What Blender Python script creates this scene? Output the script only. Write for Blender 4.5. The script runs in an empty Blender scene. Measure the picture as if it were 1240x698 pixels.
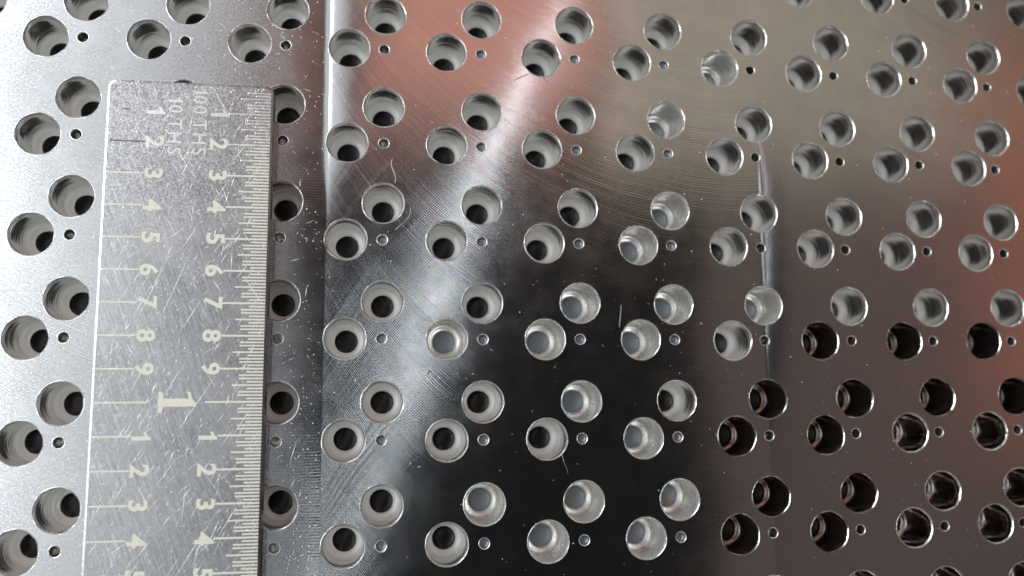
import bpy, bmesh, math, random
from mathutils import Vector, Matrix, noise as mnoise
from mathutils.geometry import delaunay_2d_cdt

random.seed(7)
PI = math.pi
MM = 0.001014                     # one model millimetre in metres (plate pitch 8.1 mm)
sc = bpy.context.scene
col = sc.collection

# ------------------------------------------------------------------ camera
CAM = Vector((26.193, -29.152, 70.312))                    # in model mm
RR = ((0.98776, -0.00719, 0.15582), (0.01321, -0.99149, -0.12949), (0.15542, 0.12996, -0.97926))
cam = bpy.data.cameras.new('camera')
cam.lens = 30.629
cam.sensor_width = 36.0
cam.clip_start = 0.002
cam.clip_end = 20.0
cam.dof.use_dof = True
cam.dof.focus_distance = 68.5 * MM
cam.dof.aperture_fstop = 26.0
cam_ob = bpy.data.objects.new('camera', cam)
col.objects.link(cam_ob)
cx, cy, cz = Vector(RR[0]), -Vector(RR[1]), -Vector(RR[2])
CAM_ROT = Matrix((cx, cy, cz)).transposed()
cam_ob.matrix_world = Matrix.Translation(CAM * MM) @ CAM_ROT.to_4x4()
sc.camera = cam_ob

# ------------------------------------------------------------------ view, world
sc.view_settings.view_transform = 'Standard'
sc.view_settings.look = 'None'
sc.view_settings.exposure = 0.38
sc.view_settings.gamma = 1.0
sc.render.resolution_x, sc.render.resolution_y = 1024, 576
w = bpy.data.worlds.new('World')
sc.world = w
w.use_nodes = True
w.node_tree.nodes['Background'].inputs[0].default_value = (0.90, 0.95, 1.0, 1)
w.node_tree.nodes['Background'].inputs[1].default_value = 0.012

# ------------------------------------------------------------------ lamps: window and far lamp, the rest added
def over(px, py, z):
    """where the plate point (px, py), seen from the camera, mirrors a lamp at height z"""
    k = z / CAM.z
    return Vector((px + (px - CAM.x) * k, py + (py - CAM.y) * k, z))

def area_lamp(name, x0, x1, y0, y1, z, radiance, colour, aim=None, shape='RECTANGLE'):
    a, b = over(x0, y0, z), over(x1, y1, z)
    c = (a + b) / 2
    L = bpy.data.lights.new(name, 'AREA')
    L.shape = shape
    L.size = abs(b.x - a.x) * MM
    L.size_y = abs(b.y - a.y) * MM
    ar = L.size * L.size_y * (PI / 4 if shape == 'ELLIPSE' else 1)
    L.energy = radiance * PI * ar
    L.color = colour
    o = bpy.data.objects.new(name, L)
    o.location = c * MM
    if aim is not None:
        d = Vector(aim) - c
        o.rotation_euler = d.to_track_quat('-Z', 'Y').to_euler()
    col.objects.link(o)
    return o

area_lamp('window_light', -8, 14.0, -70, 40, 260, 0.80, (0.92, 0.97, 1.0))
area_lamp('bright_side_light', -58, -8.2, -50, 75, 260, 4.9, (0.93, 0.97, 1.0))  # extra strong lamp, added to brighten matt surfaces without showing in the reflection
def streak_lamp(name, p0, p1, width, z, radiance, colour):
    a, b = over(*p0, z), over(*p1, z)
    L = bpy.data.lights.new(name, 'AREA'); L.shape = 'ELLIPSE'
    L.size = width * (1 + z / CAM.z) * MM; L.size_y = (b - a).length * MM
    L.energy = radiance * PI * L.size * L.size_y * PI / 4; L.color = colour
    o = bpy.data.objects.new(name, L); o.location = (a + b) / 2 * MM
    o.rotation_euler = (0, 0, math.atan2(b.y - a.y, b.x - a.x) - PI / 2)
    col.objects.link(o)
streak_lamp('diagonal_streak_light', (18.6, -51.5), (42.0, 7.0), 1.55, 300, 3.0, (0.90, 0.96, 1.0))  # added strip lamp, invented to draw the diagonal streak across the grooves
area_lamp('red_standin_light', 24.5, 44.5, -5.0, 22, 240, 0.56, (1.0, 0.43, 0.32))  # lamp added in place of a reddish surface mirrored in the plate
area_lamp('pink_halo_light', 12, 49, -9.0, 24, 250, 0.17, (1.0, 0.56, 0.46))  # wider pale lamp added as a soft halo round the red one
area_lamp('wall_standin_light', 46, 82, -9.5, 26, 240, 0.43, (1.0, 0.87, 0.68))  # lamp added in place of the unseen tan wall
area_lamp('warm_standin_light', 83, 100, -32, 8, 240, 0.48, (1.0, 0.34, 0.21))  # added lamp that makes the red reflection at the right edge
area_lamp('brown_standin_light', 54, 90, -60, -11, 240, 0.10, (1.0, 0.76, 0.68))  # dim lamp added for the brownish reflection at lower right
area_lamp('far_lamp', -78, -70, -4, 7, 200, 170.0, (1.0, 0.98, 0.94))

# ------------------------------------------------------------------ material helpers
class G:
    """tiny expression builder over a node tree"""
    def __init__(self, name):
        self.m = bpy.data.materials.new(name)
        self.m.use_nodes = True
        self.t = self.m.node_tree
        self.b = self.t.nodes['Principled BSDF']
    def n(self, kind, **kw):
        nd = self.t.nodes.new(kind)
        for k, v in kw.items():
            setattr(nd, k, v)
        return nd
    def put(self, sock, v):
        if isinstance(v, bpy.types.NodeSocket):
            self.t.links.new(v, sock)
        elif v is not None:
            sock.default_value = v
    def ma(self, op, a, b=None, c=None, clamp=False):
        nd = self.n('ShaderNodeMath', operation=op, use_clamp=clamp)
        self.put(nd.inputs[0], a); self.put(nd.inputs[1], b)
        if c is not None: self.put(nd.inputs[2], c)
        return nd.outputs[0]
    def add(self, a, b): return self.ma('ADD', a, b)
    def sub(self, a, b): return self.ma('SUBTRACT', a, b)
    def mul(self, a, b): return self.ma('MULTIPLY', a, b)
    def ve(self, op, a, b=None, s=None):
        nd = self.n('ShaderNodeVectorMath', operation=op)
        self.put(nd.inputs[0], a)
        if b is not None: self.put(nd.inputs[1], b)
        if s is not None: self.put(nd.inputs['Scale'], s)
        return nd.outputs[0]
    def xyz(self, x, y, z):
        nd = self.n('ShaderNodeCombineXYZ')
        for i, v in enumerate((x, y, z)): self.put(nd.inputs[i], v)
        return nd.outputs[0]
    def sep(self, v):
        nd = self.n('ShaderNodeSeparateXYZ'); self.put(nd.inputs[0], v)
        return nd.outputs
    def co(self, scale=1.0 / MM):
        nd = self.n('ShaderNodeTexCoord')
        return self.ve('SCALE', nd.outputs['Object'], s=scale)
    def noise(self, v, scale, detail=2.0, rough=0.5, out='Fac', dist=0.0):
        nd = self.n('ShaderNodeTexNoise')
        self.put(nd.inputs['Vector'], v)
        nd.inputs['Scale'].default_value = scale
        nd.inputs['Detail'].default_value = detail
        nd.inputs['Roughness'].default_value = rough
        nd.inputs['Distortion'].default_value = dist
        return nd.outputs[out]
    def ramp(self, v, a, b, lo=0.0, hi=1.0, smooth=True):
        nd = self.n('ShaderNodeMapRange', interpolation_type='SMOOTHSTEP' if smooth else 'LINEAR')
        self.put(nd.inputs[0], v)
        for i, q in enumerate((a, b, lo, hi)): self.put(nd.inputs[1 + i], q)
        return nd.outputs[0]
    def mix(self, f, a, b):
        nd = self.n('ShaderNodeMix', data_type='RGBA')
        self.put(nd.inputs[0], f); self.put(nd.inputs[6], a); self.put(nd.inputs[7], b)
        return nd.outputs[2]
    def set(self, **kw):
        names = dict(base='Base Color', metal='Metallic', rough='Roughness', normal='Normal', aniso='Anisotropic', tangent='Tangent', spec='Specular IOR Level', coat='Coat Weight')
        for k, v in kw.items(): self.put(self.b.inputs[names[k]], v)
        return self.m

SEAMS = (22.25, 59.3)             # edges of the milling passes
RC = 41.0                         # cutter radius
FEED = 0.225

def plate_material():
    g = G('milled_aluminium')
    P = g.co()
    x, y, z = g.sep(P)
    wob = g.noise(P, 0.05, 2)
    right = g.ma('GREATER_THAN', x, SEAMS[1])
    left = g.ma('LESS_THAN', x, SEAMS[0])
    mid = g.sub(g.sub(1.0, left), right)
    worn = g.ramp(g.add(x, g.mul(g.noise(P, 0.25, 3), 2.0)), 18.5, 24.5, 1.0, 0.0)      # the lapped skin ends gradually
    shiny = g.mul(g.sub(1.0, worn), g.sub(1.0, right))
    xc = g.add(58.0, g.add(g.mul(right, 37.05), g.mul(left, -37.05)))
    dx = g.sub(x, xc)
    dx = g.ma('MAXIMUM', dx, -39.5)
    s = g.ma('SQRT', g.ma('MAXIMUM', g.sub(RC * RC, g.mul(dx, dx)), 4.0))
    jit = g.mul(g.noise(P, 0.12, 2), 0.7)
    pa = g.ma('DIVIDE', g.add(g.add(y, s), jit), FEED)
    pb = g.ma('DIVIDE', g.add(g.sub(y, s), jit), FEED)
    gxa = g.mul(dx, -1.0 / RC); gyy = g.mul(s, 1.0 / RC); gxb = g.mul(dx, 1.0 / RC)
    def groove(ph, amp):
        wn = g.n('ShaderNodeTexWhiteNoise', noise_dimensions='1D'); g.put(wn.inputs['W'], g.ma('FLOOR', ph))
        k = g.mul(g.add(0.35, g.mul(wn.outputs['Value'], 1.0)), g.ramp(g.noise(g.xyz(g.mul(ph, 0.045), 0.0, 0.0), 1.0, 2), 0.3, 0.7, 0.45, 1.3))
        return g.mul(g.mul(g.ma('SINE', g.mul(ph, 2 * PI)), k), amp), wn.outputs['Color']
    # front-edge grooves everywhere, tail-edge grooves (cross hatch) towards the left of the pass and in patches
    patchy = g.ramp(g.noise(P, 0.16, 3), 0.35, 0.68)
    ampA = g.add(g.add(g.mul(g.mul(mid, 0.042), g.ramp(dx, -34.0, -4.0, 1.1, 0.55)), g.mul(right, 0.026)), g.mul(left, 0.036))
    ampA = g.mul(ampA, g.add(0.55, g.mul(patchy, 0.75)))
    hatch = g.ramp(dx, -35.0, -24.0, 1.0, 0.05)
    ampB = g.mul(g.mul(ampA, hatch), 0.9)
    ta, ca = groove(pa, ampA)
    tb, cb = groove(pb, ampB)
    # finer secondary tool marks
    fa = g.mul(g.sub(g.noise(g.xyz(g.mul(pa, 3.1), g.mul(x, 0.06), 0.0), 1.0, 2), 0.5), g.mul(ampA, 1.6))
    tx = g.add(g.mul(gxa, g.add(ta, fa)), g.mul(gxb, tb))
    ty = g.add(g.mul(gyy, g.add(ta, fa)), g.mul(gyy, tb))
    # low waviness of each pass
    lw = g.ve('SUBTRACT', g.noise(P, 0.07, 2, out='Color'), (0.5, 0.5, 0.5))
    lx, ly, _ = g.sep(lw)
    tx = g.add(tx, g.mul(lx, 0.05)); ty = g.add(ty, g.mul(ly, 0.05))
    # worn, lapped skin of the left pass: fine random relief
    fr = g.ve('SUBTRACT', g.noise(P, 6.5, 3, 0.6, out='Color'), (0.5, 0.5, 0.5))
    fx, fy, _ = g.sep(fr)
    rw = g.add(0.03, g.mul(worn, 0.14))
    tx = g.add(tx, g.mul(fx, rw)); ty = g.add(ty, g.mul(fy, rw))
    # the lip between two passes
    for xs, a, m, dec, tl in ((SEAMS[0], -0.26, g.ramp(y, -17.0, -5.0, 0.05, 1.0), 0.75, 0.9),
                     (SEAMS[1], -0.40, g.add(g.ramp(y, -30.0, -8.0, 0.0, 0.14), g.mul(g.ramp(y, -36.0, -15.0), g.ramp(y, -3.0, -11.0, 0.0, 0.84))), 0.75, 0.95)):
        xw = g.add(x, g.mul(g.sub(g.noise(g.xyz(0.0, y, 0.0), 0.2, 2), 0.5), 0.10))
        d = g.sub(xw, xs + 0.10)
        lip = g.ma('EXPONENT', g.mul(g.mul(d, d), -40.0))
        d2 = g.ma('MAXIMUM', g.sub(xw, xs), 0.0)
        tail = g.mul(g.ma('EXPONENT', g.mul(d2, -dec)), g.ramp(xw, xs - (0.9 if xs < 30 else 0.12), xs + (0.5 if xs < 30 else 0.15)))
        tx = g.add(tx, g.mul(g.mul(g.add(g.mul(lip, 0.4), g.mul(tail, tl)), a), g.mul(m, g.add(0.85, g.mul(g.noise(P, 0.5, 2), 0.3)))))
    geo = g.n('ShaderNodeNewGeometry')
    nrm = g.ve('NORMALIZE', g.ve('ADD', geo.outputs['Normal'], g.xyz(tx, ty, 0.0)))
    tan = g.xyz(gxa, gyy, 0.0)
    # scratches and wear change the gloss
    blot = g.noise(P, 0.45, 4, 0.6)
    rough = g.add(g.add(g.mul(worn, 0.27), g.mul(shiny, 0.15)), g.mul(right, 0.22))
    smear = g.ramp(g.noise(g.ve('ADD', P, (31.0, 7.0, 0.0)), 0.09, 4, 0.6, dist=0.8), 0.48, 0.72)
    rough = g.add(g.add(rough, g.mul(g.sub(blot, 0.5), 0.14)), g.mul(smear, 0.025))
    irid = g.mix(0.06, (0.50, 0.50, 0.51, 1), ca)
    base = g.mix(g.mul(mid, 0.8), (0.49, 0.49, 0.50, 1), irid)
    speck = g.ramp(g.noise(P, 2.6, 3, 0.7), 0.70, 0.78)
    base = g.mix(g.mul(speck, 0.3), base, (0.30, 0.30, 0.31, 1))
    return g.set(base=base, metal=1.0, rough=rough, normal=nrm, aniso=g.add(0.35, g.mul(shiny, 0.35)), tangent=tan)

def bore_material(name, base, r0, r1, bump=0.5, metal=0.75):
    g = G(name)
    P = g.co()
    x, y, z = g.sep(P)
    inf = g.n('ShaderNodeObjectInfo')
    rnd = inf.outputs['Random']
    # drill rings: the wall normal rocks up and down along the axis
    zz = g.add(g.add(z, g.mul(x, 0.05)), g.mul(rnd, 9.0))
    n1 = g.noise(g.xyz(g.mul(x, 0.25), g.mul(y, 0.25), g.mul(zz, 16.0)), 1.0, 2)
    n2 = g.noise(g.xyz(g.mul(x, 0.4), g.mul(y, 0.4), g.mul(zz, 1.6)), 1.0, 2)
    tz = g.mul(g.add(g.mul(g.sub(n1, 0.5), 0.9), g.mul(g.sub(n2, 0.5), 0.5)), bump)
    geo = g.n('ShaderNodeNewGeometry')
    nrm = g.ve('NORMALIZE', g.ve('ADD', geo.outputs['Normal'], g.xyz(0.0, 0.0, tz)))
    blot = g.noise(g.ve('ADD', P, g.xyz(g.mul(rnd, 50.0), 0.0, 0.0)), 1.1, 3)
    rough = g.add(g.ramp(blot, 0.3, 0.7, r0, r1), g.mul(rnd, 0.04))
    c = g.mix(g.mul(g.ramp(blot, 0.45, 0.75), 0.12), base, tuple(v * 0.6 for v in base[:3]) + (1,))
    return g.set(base=c, metal=metal, rough=rough, normal=nrm)

def steel_rule_material():
    g = G('scuffed_rule_steel')
    P = g.co()
    x, y, z = g.sep(P)
    cloud = g.noise(P, 0.22, 4, 0.6)
    fine = g.noise(P, 7.0, 3, 0.7, out='Color')
    fr = g.ve('SUBTRACT', fine, (0.5, 0.5, 0.5))
    strk = g.noise(g.xyz(g.mul(g.add(x, g.mul(y, 0.35)), 9.0), g.mul(y, 0.35), 0.0), 1.0, 3, 0.6)
    strk2 = g.noise(g.xyz(g.mul(g.sub(x, g.mul(y, 0.75)), 7.0), g.mul(g.add(x, y), 0.3), 4.0), 1.0, 3, 0.6)
    fx, fy, _ = g.sep(fr)
    worn = g.ramp(y, -14.0, -5.0)                     # the end of the rule is the most rubbed
    k = g.add(0.16, g.mul(worn, 0.30))
    tx = g.add(g.mul(fx, k), g.mul(g.sub(strk, 0.5), 0.24))
    ty = g.add(g.mul(fy, k), g.mul(g.sub(strk2, 0.5), 0.18))
    geo = g.n('ShaderNodeNewGeometry')
    nrm = g.ve('NORMALIZE', g.ve('ADD', geo.outputs['Normal'], g.xyz(tx, ty, 0.0)))
    rough = g.add(g.ramp(cloud, 0.3, 0.7, 0.25, 0.38), g.mul(g.sub(strk, 0.5), 0.3))
    pit = g.ramp(g.noise(P, 3.2, 4, 0.7), 0.60, 0.74)
    base = g.mix(g.mul(cloud, 0.5), (0.42, 0.415, 0.42, 1), (0.31, 0.305, 0.31, 1))
    base = g.mix(g.mul(pit, 0.35), base, (0.20, 0.195, 0.20, 1))
    return g.set(base=base, metal=1.0, rough=rough, normal=nrm)

def mark_material(name, extra=0.0):
    g = G(name)
    nd = g.n('ShaderNodeNewGeometry')
    P = g.ve('SCALE', nd.outputs['Position'], s=1.0 / MM)
    x, y, z = g.sep(P)
    n1 = g.noise(P, 2.4, 4, 0.7)
    n2 = g.noise(P, 0.5, 2)
    # rubbed away towards the end of the rule and along its left edge
    thr = g.ramp(y, -15.0, -4.5, 0.28, 0.60)
    thr = g.add(thr, g.ramp(x, 9.5, 6.0, 0.0, 0.16))
    thr = g.add(g.add(thr, extra), g.mul(g.sub(n2, 0.5), 0.18))
    keep = g.ramp(g.sub(n1, thr), -0.03, 0.06)
    cream = g.mix(g.noise(P, 5.0, 2), (0.84, 0.81, 0.72, 1), (0.68, 0.65, 0.56, 1))
    base = g.mix(keep, (0.66, 0.65, 0.65, 1), cream)
    return g.set(base=base, metal=g.mul(g.sub(1.0, keep), 1.0), rough=g.add(0.38, g.mul(keep, 0.22)), spec=0.3)

def plain(name, base, rough, metal=0.0, spec=0.5, nz=0.1, ns=4.0):
    g = G(name)
    v = g.noise(g.co(), ns, 3)
    c = g.mix(v, tuple(q * (1 - nz) for q in base) + (1,), tuple(min(1, q * (1 + nz)) for q in base) + (1,))
    r = g.ramp(v, 0.3, 0.7, max(0.02, rough - 0.05), rough + 0.05)
    return g.set(base=c, metal=metal, rough=r, spec=spec)

M_PLATE = plate_material()
M_BORE = bore_material('bored_aluminium', (0.84, 0.83, 0.81, 1), 0.11, 0.20, bump=0.36, metal=0.97)
M_BORE_DARK = bore_material('dark_brown_bore', (0.23, 0.185, 0.165, 1), 0.12, 0.22, bump=0.45, metal=0.97)
M_BORE_MID = bore_material('mid_brown_bore', (0.46, 0.42, 0.40, 1), 0.09, 0.18, bump=0.40, metal=1.0)
M_LEDGE = bore_material('satin_ledge_aluminium', (0.93, 0.92, 0.90, 1), 0.38, 0.5, bump=0.15, metal=0.15)
M_RIM = bore_material('deburred_bright_edge', (0.92, 0.91, 0.90, 1), 0.16, 0.28, bump=0.15, metal=0.75)
M_BORE_BRIGHT = bore_material('polished_bore_aluminium', (0.84, 0.83, 0.80, 1), 0.16, 0.28, bump=0.12, metal=0.80)
M_LEDGE_BRIGHT = bore_material('pale_ledge_aluminium', (0.86, 0.85, 0.82, 1), 0.22, 0.34, bump=0.08, metal=0.55)
M_PIN = plain('black_glossy_pin', (0.014, 0.014, 0.016), 0.22, spec=0.3)
M_GREY = plain('grey_flat_pin', (0.27, 0.30, 0.33), 0.34, metal=0.1, nz=0.05)
M_RULE = steel_rule_material()
M_MARK = mark_material('cream_filled_mark')
M_FAINT = mark_material('rubbed_cream_mark', 0.06)
M_BARE = plain('unfilled_dark_groove', (0.16, 0.15, 0.15), 0.5, metal=0.4)
M_PLUG = plain('dull_grey_plug', (0.20, 0.22, 0.25), 0.30, metal=0.5)
M_SCRATCH = plain('bright_scratched_metal', (0.92, 0.91, 0.90), 0.45, metal=0.35)
M_SHAVE = plain('aluminium_swarf', (0.55, 0.55, 0.54), 0.35, metal=1.0)
M_DUST = plain('pale_dust', (0.75, 0.74, 0.72), 0.7)
M_LINT = plain('white_lint', (0.80, 0.79, 0.77), 0.8)

# ------------------------------------------------------------------ mesh helpers
def mesh(name, verts, faces, mat, smooth=True):
    me = bpy.data.meshes.new(name)
    me.from_pydata([(v[0] * MM, v[1] * MM, v[2] * MM) for v in verts], [], faces)
    me.materials.append(mat)
    if smooth:
        me.polygons.foreach_set('use_smooth', [True] * len(me.polygons))
    me.update()
    return me

def link(name, me, parent=None, loc=(0, 0, 0), rz=0.0):
    o = bpy.data.objects.new(name, me)
    col.objects.link(o)
    o.location = Vector(loc) * MM
    o.rotation_euler = (0, 0, rz)
    if parent is not None:
        o.parent = parent
    return o

def tag(o, label=None, cat=None, group=None, kind=None):
    if label: o['label'] = label
    if cat: o['category'] = cat
    if group: o['group'] = group
    if kind: o['kind'] = kind
    return o

def lathe(rings, n, closed_tip=False):
    """rings: list of lists of (r, z) callables or tuples"""
    V, F = [], []
    for rz in rings:
        for k in range(n):
            a = 2 * PI * k / n
            r, z = rz(a) if callable(rz) else rz
            V.append((r * math.cos(a), r * math.sin(a), z))
    for i in range(len(rings) - 1):
        for k in range(n):
            a, b = i * n + k, i * n + (k + 1) % n
            F.append((a, a + n, b + n, b))
    if closed_tip:
        V.append((0, 0, (rings[-1](0) if callable(rings[-1]) else rings[-1])[1] + closed_tip))
        t = len(V) - 1; i = (len(rings) - 1) * n
        for k in range(n):
            F.append((i + k, t, i + (k + 1) % n))
    return V, F

# ------------------------------------------------------------------ hole layout
CO = [[44.1929, -18.0196], [44.8303, 0.0319], [-0.137, 22.2121], [-0.3442, -0.1076], [-0.0584, -0.0397],
      [-0.0469, 0.0208], [-1.1926, -0.0157], [0.0271, -0.5274], [-0.3131, -0.0836], [0.0441, -0.0014]]
def drilled(X, Y):
    """nominal drawing position -> where the plate is really drilled (the plate is not quite true)"""
    u, v = max(-1.15, min(1.15, (X - 44) / 44)), max(-1.3, min(1.3, (Y + 18) / 22))
    b = (1, u, v, u * u, u * v, v * v, u ** 3, u * u * v, u * v * v, v ** 3)
    px = sum(c[0] * q for c, q in zip(CO, b)); py = sum(c[1] * q for c, q in zip(CO, b))
    px += X - (44 + 44 * u); py += Y - (-18 + 22 * v)
    return px, py

OFF = {'A': (0, 0), 'B': (2.894, 3.014), 'S': (2.875, 0.022)}
GREY = {('B', 1, 6), ('B', 2, 6), ('A', 2, 6), ('B', 3, 5), ('B', 3, 6), ('A', 3, 4), ('A', 3, 5), ('A', 3, 6), ('B', 4, 5),
        ('A', 4, 6), ('B', 5, 4), ('B', 5, 5), ('B', 5, 6), ('A', 5, 5), ('A', 5, 6), ('A', 0, 7), ('B', 3, 7)}
DARK_BROWN = {('A', 3, 8), ('A', 3, 9), ('A', 3, 10), ('B', 4, 7), ('B', 4, 8), ('B', 4, 9), ('B', 4, 10), ('A', 4, 7), ('A', 4, 8),
        ('B', 5, 7), ('B', 5, 8), ('A', 5, 7), ('A', 5, 8)}      # holes whose walls are dark brown
MID_BROWN = {('A', 4, 9), ('A', 4, 10), ('B', 5, 9), ('B', 5, 10), ('A', 5, 9), ('A', 5, 10), ('B', 6, 8), ('B', 6, 9), ('B', 6, 10)}  # holes whose walls are a mid brown, paler than the dark ones
PLUGGED = {('S', r, c) for r in range(2, 6) for c in range(3, 7)} | {('S', r, c) for r in (0, 1) for c in (4, 5, 6)}
holes = []
for r in range(-1, 7):
    for c in range(-1, 12):
        for t in 'ABS':
            X, Y = c * 8 + OFF[t][0], -r * 8 + OFF[t][1]
            px, py = drilled(X, Y)
            holes.append((t, r, c, px + random.uniform(-.04, .04), py + random.uniform(-.04, .04)))

R_OUT, N_OUT = 1.73, 40
R_SM, N_SM = 0.47, 16
X0, X1, Y0, Y1 = -14.0, 98.0, -60.0, 17.0
THICK = 10.0

# ------------------------------------------------------------------ the drilled plate
plate = link('drilled_plate', None)
tag(plate, 'large milled aluminium plate drilled with rows of paired round holes', 'plate')
pts, eds = [], []
def loop(ps):
    i0 = len(pts)
    pts.extend(Vector(p) for p in ps)
    n = len(ps)
    eds.extend((i0 + k, i0 + (k + 1) % n) for k in range(n))
loop([(X0, Y0), (X1, Y0), (X1, Y1), (X0, Y1)])
for t, r, c, px, py in holes:
    R, N = (R_SM, N_SM) if t == 'S' else (R_OUT, N_OUT)
    loop([(px + R * math.cos(2 * PI * k / N), py + R * math.sin(2 * PI * k / N)) for k in range(N)])
ov, oe, of, *_ = delaunay_2d_cdt(pts, eds, [], 1, 1e-5)
cell = {}
for t, r, c, px, py in holes:
    cell.setdefault((int(px // 4), int(py // 4)), []).append((px, py, R_SM if t == 'S' else R_OUT))
def in_hole(p):
    i, j = int(p[0] // 4), int(p[1] // 4)
    for a in (-1, 0, 1):
        for b in (-1, 0, 1):
            for hx, hy, hr in cell.get((i + a, j + b), ()):
                if (p[0] - hx) ** 2 + (p[1] - hy) ** 2 < (hr * 0.985) ** 2:
                    return True
    return False
F = []
for f in of:
    m = sum((ov[i] for i in f), Vector((0, 0))) / len(f)
    if not in_hole(m):
        F.append(tuple(f))
V = [(v.x, v.y, 0.0) for v in ov]
nb = len(V)
V += [(X0, Y0, 0), (X1, Y0, 0), (X1, Y1, 0), (X0, Y1, 0), (X0, Y0, -THICK), (X1, Y0, -THICK), (X1, Y1, -THICK), (X0, Y1, -THICK)]
F += [(nb + a, nb + 4 + a, nb + 4 + (a + 1) % 4, nb + (a + 1) % 4) for a in range(4)]
F += [(nb + 7, nb + 6, nb + 5, nb + 4)]
link('plate_body', mesh('plate_body', V, F, M_PLATE, smooth=False), plate)

# ------------------------------------------------------------------ counterbored holes and pin holes
def bore_mesh(seed, mat, depth=3.45):
    rnd = random.Random(seed)
    ph = [rnd.uniform(0, 6.28) for _ in range(4)]
    nick = [(rnd.uniform(0, 6.28), rnd.uniform(.06, .30), rnd.uniform(-.09, .12) * rnd.random()) for _ in range(9)]
    def wob(a, s=1.0):
        v = 0.014 * math.sin(3 * a + ph[0]) + 0.012 * math.sin(7 * a + ph[1]) + 0.010 * math.sin(13 * a + ph[2])
        for c, wd, h in nick:
            d = (a - c + PI) % (2 * PI) - PI
            v += h * math.exp(-(d / wd) ** 2) * 0.6
        return v * s * 1.7
    rings = [(1.73, 0.0),
             lambda a: (1.710 + wob(a, .3), 0.012 + 0.2 * abs(wob(a + 1))),
             lambda a: (1.690 + wob(a, .5), 0.004),
             lambda a: (1.595 + wob(a, .6), -0.095 + wob(a + 2, .4)),
             lambda a: (1.558 + wob(a, .2), -0.20),
             (1.552, -0.5), (1.550, -1.2), (1.548, -2.2), (1.545, -depth + 0.30), (1.48, -depth + 0.08), (1.25, -depth), (0.99, -depth - 0.06),
             (0.95, -depth - 0.12), (0.945, -depth - 0.7)]
    V, F = lathe(rings, N_OUT)
    me = mesh('counterbore', V, F, mat)
    me.materials.append(M_BORE if mat is M_BORE_DARK else M_RIM)
    me.materials.append(M_LEDGE if mat is M_BORE else M_LEDGE_BRIGHT if mat is M_BORE_BRIGHT else mat)
    for p in me.polygons:
        if p.index < 3 * N_OUT: p.material_index = 1
        elif p.index >= 8 * N_OUT: p.material_index = 2
    return me
BORES = [bore_mesh(s, M_BORE) for s in range(12)]
BORES_T = [bore_mesh(s + 60, M_BORE_MID) for s in range(4)]
BORES_D = [bore_mesh(s + 40, M_BORE_DARK) for s in range(4)]
BORES_B = [bore_mesh(s + 20, M_BORE_BRIGHT) for s in range(4)]
def pin_mesh(mat, z):
    V, F = lathe([(0.943, z - 0.25), (0.943, z - 0.03), (0.90, z), (0.60, z + 0.03), (0.30, z + 0.05)], 24, closed_tip=0.01)
    return mesh('pin', V, F, mat)
PIN_BLACK, PIN_GREY = pin_mesh(M_PIN, -3.62), pin_mesh(M_GREY, -3.58)
def small_mesh(seed):
    rnd = random.Random(seed); ph = rnd.uniform(0, 6)
    V, F = lathe([(R_SM, 0), lambda a: (0.445, 0.012 + .006 * math.sin(3 * a + ph)), lambda a: (0.40 + .01 * math.sin(2 * a + ph), -0.05),
                  (0.375, -0.12), (0.37, -0.8), (0.37, -1.7), (0.37, -3.2)], N_SM, closed_tip=-0.2)
    me = mesh('pin_hole', V, F, M_BORE)
    me.materials.append(M_RIM)
    for p in me.polygons:
        if p.index < 2 * N_SM: p.material_index = 1
    return me
SMALL = [small_mesh(s) for s in range(4)]
V, F = lathe([(0.372, -0.6), (0.372, -0.40), (0.33, -0.35), (0.18, -0.32)], N_SM, closed_tip=0.005)
PLUG = mesh('plug', V, F, M_PLUG)
for t, r, c, px, py in holes:
    rz = random.uniform(0, 6.28)
    if t == 'S':
        h = link('pin_hole', random.choice(SMALL), plate, (px, py, 0), round(rz / (2 * PI) * N_SM) * 2 * PI / N_SM)
        if (t, r, c) in PLUGGED: link('plug', PLUG, h)
        continue
    grey = (t, r, c) in GREY
    b = link('counterbore', random.choice(BORES_B if grey else BORES_D if (t, r, c) in DARK_BROWN else BORES_T if (t, r, c) in MID_BROWN else BORES), plate, (px, py, 0), round(rz / (2 * PI) * N_OUT) * 2 * PI / N_OUT)
    link('pin', PIN_GREY if grey else PIN_BLACK, b)

# ------------------------------------------------------------------ the steel rule
RX0, RX1, RY1, RY0 = 5.55, 18.02, -4.05, -62.0
RT = 1.35                          # top of the rule above the plate
IN = 25.05
YZ = -3.93                         # the zero of the scale
rule = link('steel_ruler', None, None, (RX0, RY1, 0.0))
tag(rule, 'scratched half-inch steel ruler with cream tenths and hundredths marks lying on the plate', 'ruler')
RO = Vector((RX0, RY1, 0))
def rl(name, me, x, y, z, parent=rule): return link(name, me, parent, (x - RX0, y - RY1, z))
def rounded(x0, x1, y0, y1, r, z, ins, n=5):
    out = []
    x0 += ins; x1 -= ins; y0 += ins; y1 -= ins
    for cx_, cy_, a0 in ((x1 - r, y1 - r, 0), (x0 + r, y1 - r, PI / 2), (x0 + r, y0 + r, PI), (x1 - r, y0 + r, 1.5 * PI)):
        for k in range(n + 1):
            a = a0 + PI / 2 * k / n
            out.append((cx_ + r * math.cos(a), cy_ + r * math.sin(a), z))
    return out
prof = [(0.03, 0.03), (0.0, 0.08), (0.0, RT - 0.10), (0.02, RT - 0.05), (0.17, RT)]
V, F = [], []
for ins, z in prof:
    V += [(a - RX0, b - RY1, c) for a, b, c in rounded(RX0, RX1, RY0, RY1, 0.55, z, ins)]
n = 24
for i in range(len(prof) - 1):
    for k in range(n):
        F.append((i * n + k, i * n + (k + 1) % n, (i + 1) * n + (k + 1) % n, (i + 1) * n + k))
F.append(tuple(range((len(prof) - 1) * n, len(prof) * n)))
F.append(tuple(reversed(range(n))))
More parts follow.
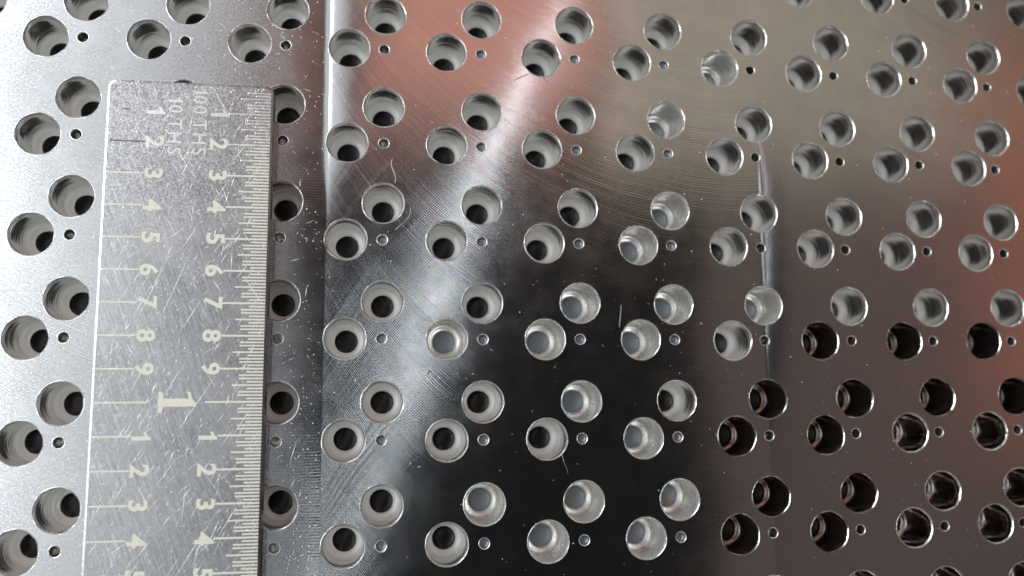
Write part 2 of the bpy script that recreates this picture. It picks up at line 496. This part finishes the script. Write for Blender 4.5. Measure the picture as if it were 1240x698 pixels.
body = mesh('blade', V, F, M_RULE, smooth=False)
# object coordinates of the blade are relative to the ruler corner: shift them in the mesh so noise is in plate mm
bl = link('blade', body, rule)

def slab(w_, h_, t_=0.012, taper=0.25):
    """mark slab: x from 0 to w, centred on y, slightly domed fill"""
    a, b = h_ / 2, h_ / 2 * (1 - taper)
    V = [(0, -a, 0), (w_, -a, 0), (w_, a, 0), (0, a, 0), (0.03, -b, t_), (w_ - 0.03, -b, t_), (w_ - 0.03, b, t_), (0.03, b, t_)]
    F = [(4, 5, 6, 7), (0, 1, 5, 4), (1, 2, 6, 5), (2, 3, 7, 6), (3, 0, 4, 7)]
    return V, F
ZM = RT + 0.001
TICKS = {}
def tick(xa, xb, y, h, mat=None):
    mat = mat or M_MARK
    key = (round(xb - xa, 1), round(h, 3), mat.name)
    if key not in TICKS:
        TICKS[key] = mesh('graduation_line', *slab(key[0], h), mat, smooth=False)
    rl('graduation_line', TICKS[key], xb - key[0], y, ZM)
RE = RX1 - 0.16
LEN = {0: 3.20, 5: 2.25, 1: 1.20, 4: 1.20, 6: 1.20, 9: 1.20, 2: 1.80, 3: 1.80, 7: 1.80, 8: 1.80}
for k in range(3, 172):
    y = YZ - k * IN / 100
    L = LEN[k % 10]
    if k == 100: L = 4.25
    tick(RE - L + random.uniform(-.05, .05), RE, y, 0.128 if k % 10 else 0.15)
for k in range(1, 17):
    y = YZ - k * IN / 10
    L = 2.70 if k != 10 else 3.80
    if k == 1: tick(RX0 + 1.2, RX0 + 1.7, y + .05, 0.12, M_BARE)
    elif k == 2: tick(RX0 + 0.3, RX0 + 3.0, y, 0.12, M_BARE)
    else: tick(RX0 + 0.24, RX0 + 0.24 + L, y, 0.14)

FONT = {}
def glyph_mesh(ch, size, off=0.0, sx=1.0):
    key = (ch, size, off, sx)
    if key in FONT: return FONT[key]
    if ch == '1' or ch == 'I':
        if ch == 'I':
            pts2 = [(0, 0), (.62, 0), (.62, .10), (.44, .14), (.44, 1.0), (.34, 1.0), (.22, .90), (.0, .84), (.0, .76), (.20, .80), (.20, .14), (0, .10)]
        else:
            pts2 = [(.20, 0), (.42, 0), (.42, 1.0), (.28, 1.0), (.20, .86), (.0, .76), (.0, .60), (.20, .68)]
        w_ = max(p[0] for p in pts2)
        P2 = [((p[0] - w_ / 2) * size * sx, (p[1] - .5) * size) for p in pts2]
        n_ = len(P2)
        V = [(a, b, 0) for a, b in P2] + [(a * .97, b * .985, 0.014) for a, b in P2]
        F = [tuple(range(n_, 2 * n_))] + [(i, (i + 1) % n_, n_ + (i + 1) % n_, n_ + i) for i in range(n_)]
        me = mesh('numeral', V, F, M_MARK, smooth=False)
    else:
        cu = bpy.data.curves.new('t', 'FONT')
        cu.body = ch; cu.size = 1.0; cu.offset = off; cu.extrude = 0.006; cu.resolution_u = 4
        cu.align_x = 'LEFT'
        ob = bpy.data.objects.new('t', cu); col.objects.link(ob)
        dg = bpy.context.evaluated_depsgraph_get()
        m0 = ob.evaluated_get(dg).to_mesh()
        vs = [v.co.copy() for v in m0.vertices]; fs = [tuple(p.vertices) for p in m0.polygons]
        x0 = min(v.x for v in vs); x1 = max(v.x for v in vs); y0 = min(v.y for v in vs); y1 = max(v.y for v in vs)
        k = size / (y1 - y0)
        V = [((v.x - (x0 + x1) / 2) * k * sx, (v.y - (y0 + y1) / 2) * k, 0.014 if v.z > 0 else 0.0) for v in vs]
        ob.evaluated_get(dg).to_mesh_clear()
        bpy.data.objects.remove(ob); bpy.data.curves.remove(cu)
        me = mesh('numeral', V, fs, M_MARK, smooth=False)
    FONT[key] = me
    return me
def glyph(name, ch, x, y, size, off=0.03, sx=1.0):
    o = rl(name, glyph_mesh(ch, size, off, sx), x, y, ZM)
    o.rotation_euler = (0, 0, -PI / 2)                 # read with the head turned right
    return o
for k in range(1, 17):
    y = YZ - k * IN / 10
    if k == 10:
        glyph('numeral', 'I', 11.68, y, 2.75, sx=0.93)
        continue
    d = str(k % 10)
    glyph('numeral', d, 9.22, y, 1.38, sx=1.05)
    glyph('numeral', d, 13.98, y, 1.38, sx=1.05)
for s_, xx, ys in (('10THS', 10.66, (-5.50, -6.25, -7.45, -8.55, -9.62)), ('100THS', 12.50, (-4.75, -5.42, -6.25, -7.48, -8.57, -9.60))):
    for ch, yy in zip(s_, ys):
        o = glyph('letter', ch, xx, yy, 1.02, off=0.004, sx=0.94)
        o.data.materials[0] = M_FAINT

# scratches: tiny raised burrs, far too many to count
def scratch_mesh(name, n, region, z, seed, fams, mat):
    rnd = random.Random(seed)
    V, F = [], []
    def seg(x, y, a, L, wd, h):
        dx_, dy_ = math.cos(a) * L / 2, math.sin(a) * L / 2
        nx, ny = -math.sin(a) * wd / 2, math.cos(a) * wd / 2
        i = len(V)
        V.extend([(x - dx_, y - dy_, z), (x + nx, y + ny, z), (x + dx_, y + dy_, z), (x - nx, y - ny, z), (x - dx_ * .6, y - dy_ * .6, z + h), (x + dx_ * .6, y + dy_ * .6, z + h)])
        F.extend([(i, i + 4, i + 5, i + 1), (i + 1, i + 5, i + 2), (i + 2, i + 5, i + 4, i + 3), (i + 3, i + 4, i)])
    x0, x1, y0, y1 = region
    for _ in range(n):
        a0, sp, l0, l1, wd = rnd.choice(fams)
        a = a0 + rnd.gauss(0, sp)
        x, y = rnd.uniform(x0, x1), rnd.uniform(y0, y1)
        L = l0 + (l1 - l0) * rnd.random() ** 3
        parts = 1 if L < 1.2 or rnd.random() < .5 else rnd.randint(2, 5)
        for q in range(parts):
            t = (q + .5) / parts - .5
            lx, ly = x + math.cos(a) * L * t, y + math.sin(a) * L * t
            if not (x0 < lx < x1 and y0 < ly < y1): continue
            l = L / parts * rnd.uniform(.5, 1.0)
            lim = min(lx - x0, x1 - lx) / max(.15, abs(math.cos(a))) * 1.9
            seg(lx, ly, a + rnd.gauss(0, .01), min(l, lim), wd * rnd.uniform(.5, 1.1), wd * rnd.uniform(.12, .3))
    return V, F
D = PI / 180
V, F = scratch_mesh('s', 620, (RX0 + .25, RX1 - .25, -44.5, RY1 - .25), RT + .002, 3,
    [(62 * D, .07, 1.0, 12.0, .040), (66 * D, .10, .4, 5.0, .045), (40 * D, .12, .6, 5.0, .035), (-60 * D, .10, .5, 6.0, .035), (84 * D, .06, .4, 5.0, .04)], M_SCRATCH)
V3, F3 = scratch_mesh('s', 22, (RX0 + .25, RX1 - .25, -44.5, RY1 - .25), RT + .003, 31, [(62 * D, .08, 5.0, 13.0, .075), (-58 * D, .06, 3.0, 7.0, .06)], M_SCRATCH)
F += [tuple(i + len(V) for i in f) for f in F3]; V += V3
def flake(rnd, x, y, z, s):
    n = rnd.randint(4, 6)
    V = [(x + s * rnd.uniform(.5, 1) * math.cos(2 * PI * k / n), y + s * rnd.uniform(.5, 1) * math.sin(2 * PI * k / n), z) for k in range(n)]
    V.append((x + s * rnd.uniform(-.3, .3), y + s * rnd.uniform(-.3, .3), z + s * .35))
    return V, [(k, (k + 1) % n, n) for k in range(n)]
rnd = random.Random(5)
for _ in range(700):                                   # dings and raised specks, most of them at the rubbed end
    x = rnd.uniform(RX0 + .3, RX1 - .3); y = RY1 - .3 - 40 * rnd.random() ** 2.2
    a, b = flake(rnd, x, y, RT + .002, .025 + .06 * rnd.random() ** 2)
    F += [tuple(i + len(V) for i in f) for f in b]; V += a
sm = mesh('scratches', [(a - RX0, b - RY1, c) for a, b, c in V], F, M_SCRATCH, smooth=False)
tag(link('scratches', sm, rule), kind='stuff')

# scratches on the worn pass of the plate, left of the rule
V, F = scratch_mesh('s', 800, (-4.0, 21.5, -46.0, 7.5), 0.002, 9,
    [(28 * D, .15, .2, 3.0, .05), (70 * D, .2, .2, 1.4, .05), (-35 * D, .25, .2, 1.6, .045), (85 * D, .1, .2, 2.2, .05)], M_SCRATCH)
V2, F2 = scratch_mesh('s', 60, (22.5, 60, -44.0, 6), 0.002, 12, [(80 * D, .3, .1, .8, .03), (-30 * D, .5, .1, .5, .03)], M_SCRATCH)
keepF = []
def touches(fv, VV):
    return any(in_hole_r((VV[i][0], VV[i][1])) for i in fv)
def in_hole_r(p):
    i, j = int(p[0] // 4), int(p[1] // 4)
    for a in (-1, 0, 1):
        for b in (-1, 0, 1):
            for hx, hy, hr in cell.get((i + a, j + b), ()):
                if (p[0] - hx) ** 2 + (p[1] - hy) ** 2 < (hr + .03) ** 2:
                    return True
    return False
def prune(V, F):
    out = []
    for q in range(0, len(F), 4):
        base = F[q][0]
        if not any(in_hole_r(V[base + k][:2]) for k in range(6)):
            out.extend(F[q:q + 4])
    return out
F = prune(V, F); F2 = prune(V2, F2)
nv = len(V)
V += V2; F += [tuple(i + nv for i in f) for f in F2]
rnd = random.Random(15)
for _ in range(1800):
    x, y = rnd.uniform(-4, 22), rnd.uniform(-46, 8)
    if in_hole_r((x, y)): continue
    a, b = flake(rnd, x, y, 0.001, .02 + .06 * rnd.random() ** 2)
    F += [tuple(i + len(V) for i in f) for f in b]; V += a
tag(link('scratches', mesh('scratches', V, F, M_SCRATCH, smooth=False), plate), kind='stuff')

# ------------------------------------------------------------------ swarf, lint, dust lying on the plate
def tube(path, rad, n=6):
    V, F = [], []
    for i, p in enumerate(path):
        a = Vector(path[max(0, i - 1)]); b = Vector(path[min(len(path) - 1, i + 1)])
        d = (b - a).normalized()
        u = d.cross(Vector((0.1, 0.2, 1))).normalized(); v_ = d.cross(u)
        rr = rad * (0.35 if i in (0, len(path) - 1) else 1.0)
        for k in range(n):
            q = Vector(p) + (u * math.cos(2 * PI * k / n) + v_ * math.sin(2 * PI * k / n)) * rr
            V.append(tuple(q))
    for i in range(len(path) - 1):
        for k in range(n):
            F.append((i * n + k, i * n + (k + 1) % n, (i + 1) * n + (k + 1) % n, (i + 1) * n + k))
    F.append(tuple(reversed(range(n)))); F.append(tuple(range((len(path) - 1) * n, len(path) * n)))
    return V, F
def bez(ps, n=14):
    out = []
    for i in range(n + 1):
        t = i / n; q = [Vector(p) for p in ps]
        while len(q) > 1: q = [q[k].lerp(q[k + 1], t) for k in range(len(q) - 1)]
        out.append(tuple(q[0]))
    return out
def pix(x, y, z=0.0):
    """plate point under a photograph pixel (only used to find where the small chips lie)"""
    d = cx * ((x - 620) / 1055) - cy * ((y - 349) / 1055) - cz
    t = (z - CAM.z) / d.z
    return CAM + d * t
def shaving(name, px_pts, rad, mat, label, cat, group=None, lift=.12):
    P = [pix(*q) for q in px_pts]
    o = P[0].copy(); o.z = 0
    path = [(p.x - o.x, p.y - o.y, rad + (lift if 0 < i < len(P) - 1 else 0)) for i, p in enumerate(P)]
    ob = link(name, mesh(name, *tube(bez(path), rad), mat), None, (o.x, o.y, 0))
    return tag(ob, label, cat, group)
shaving('metal_shaving', [(475, 193), (470, 203), (482, 210), (478, 222)], .022, M_SHAVE, 'thin pale wavy metal shaving below a small hole in the pink reflection', 'shaving')
shaving('metal_shaving', [(497, 251), (499, 265), (488, 270), (478, 279)], .022, M_SHAVE, 'curved bright shaving hugging the lower right rim of a hole, beside the grey band', 'shaving')
shaving('metal_shaving', [(681, 551), (682, 562), (687, 566), (688, 575)], .015, M_SHAVE, 'hair-thin grey shaving trailing below a black-centred hole on the dark area', 'shaving')
shaving('metal_shaving', [(623, 98), (630, 92), (636, 93), (641, 89)], .02, M_SHAVE, 'short curled shaving at the left foot of a hole in the salmon area', 'shaving')
shaving('metal_shaving', [(654, 92), (658, 96), (660, 94), (663, 101)], .02, M_SHAVE, 'tiny kinked shaving just under a hole in the salmon area', 'shaving')
shaving('metal_shaving', [(513, 456), (516, 451), (519, 452), (521, 449)], .07, M_SHAVE, 'stubby bright metal chip lying alone on the dark band edge', 'shaving')
shaving('metal_shaving', [(752, 369), (752, 380), (750, 388), (750, 397)], .013, M_SHAVE, 'very fine straight shaving on the black reflection between two holes', 'shaving')

rnd = random.Random(21)
V, F = [], []
for _ in range(900):
    x, y = rnd.uniform(-3, 86), rnd.uniform(-44, 8)
    if in_hole_r((x, y)) or (RX0 - .2 < x < RX1 + .2 and y < RY1 + .2): continue
    a, b = flake(rnd, x, y, 0.001, .018 + .07 * rnd.random() ** 4)
    F += [tuple(i + len(V) for i in f) for f in b]; V += a
tag(link('dust', mesh('dust', V, F, M_DUST, smooth=False)), 'fine pale dust specks scattered over the plate', 'dust', kind='stuff')
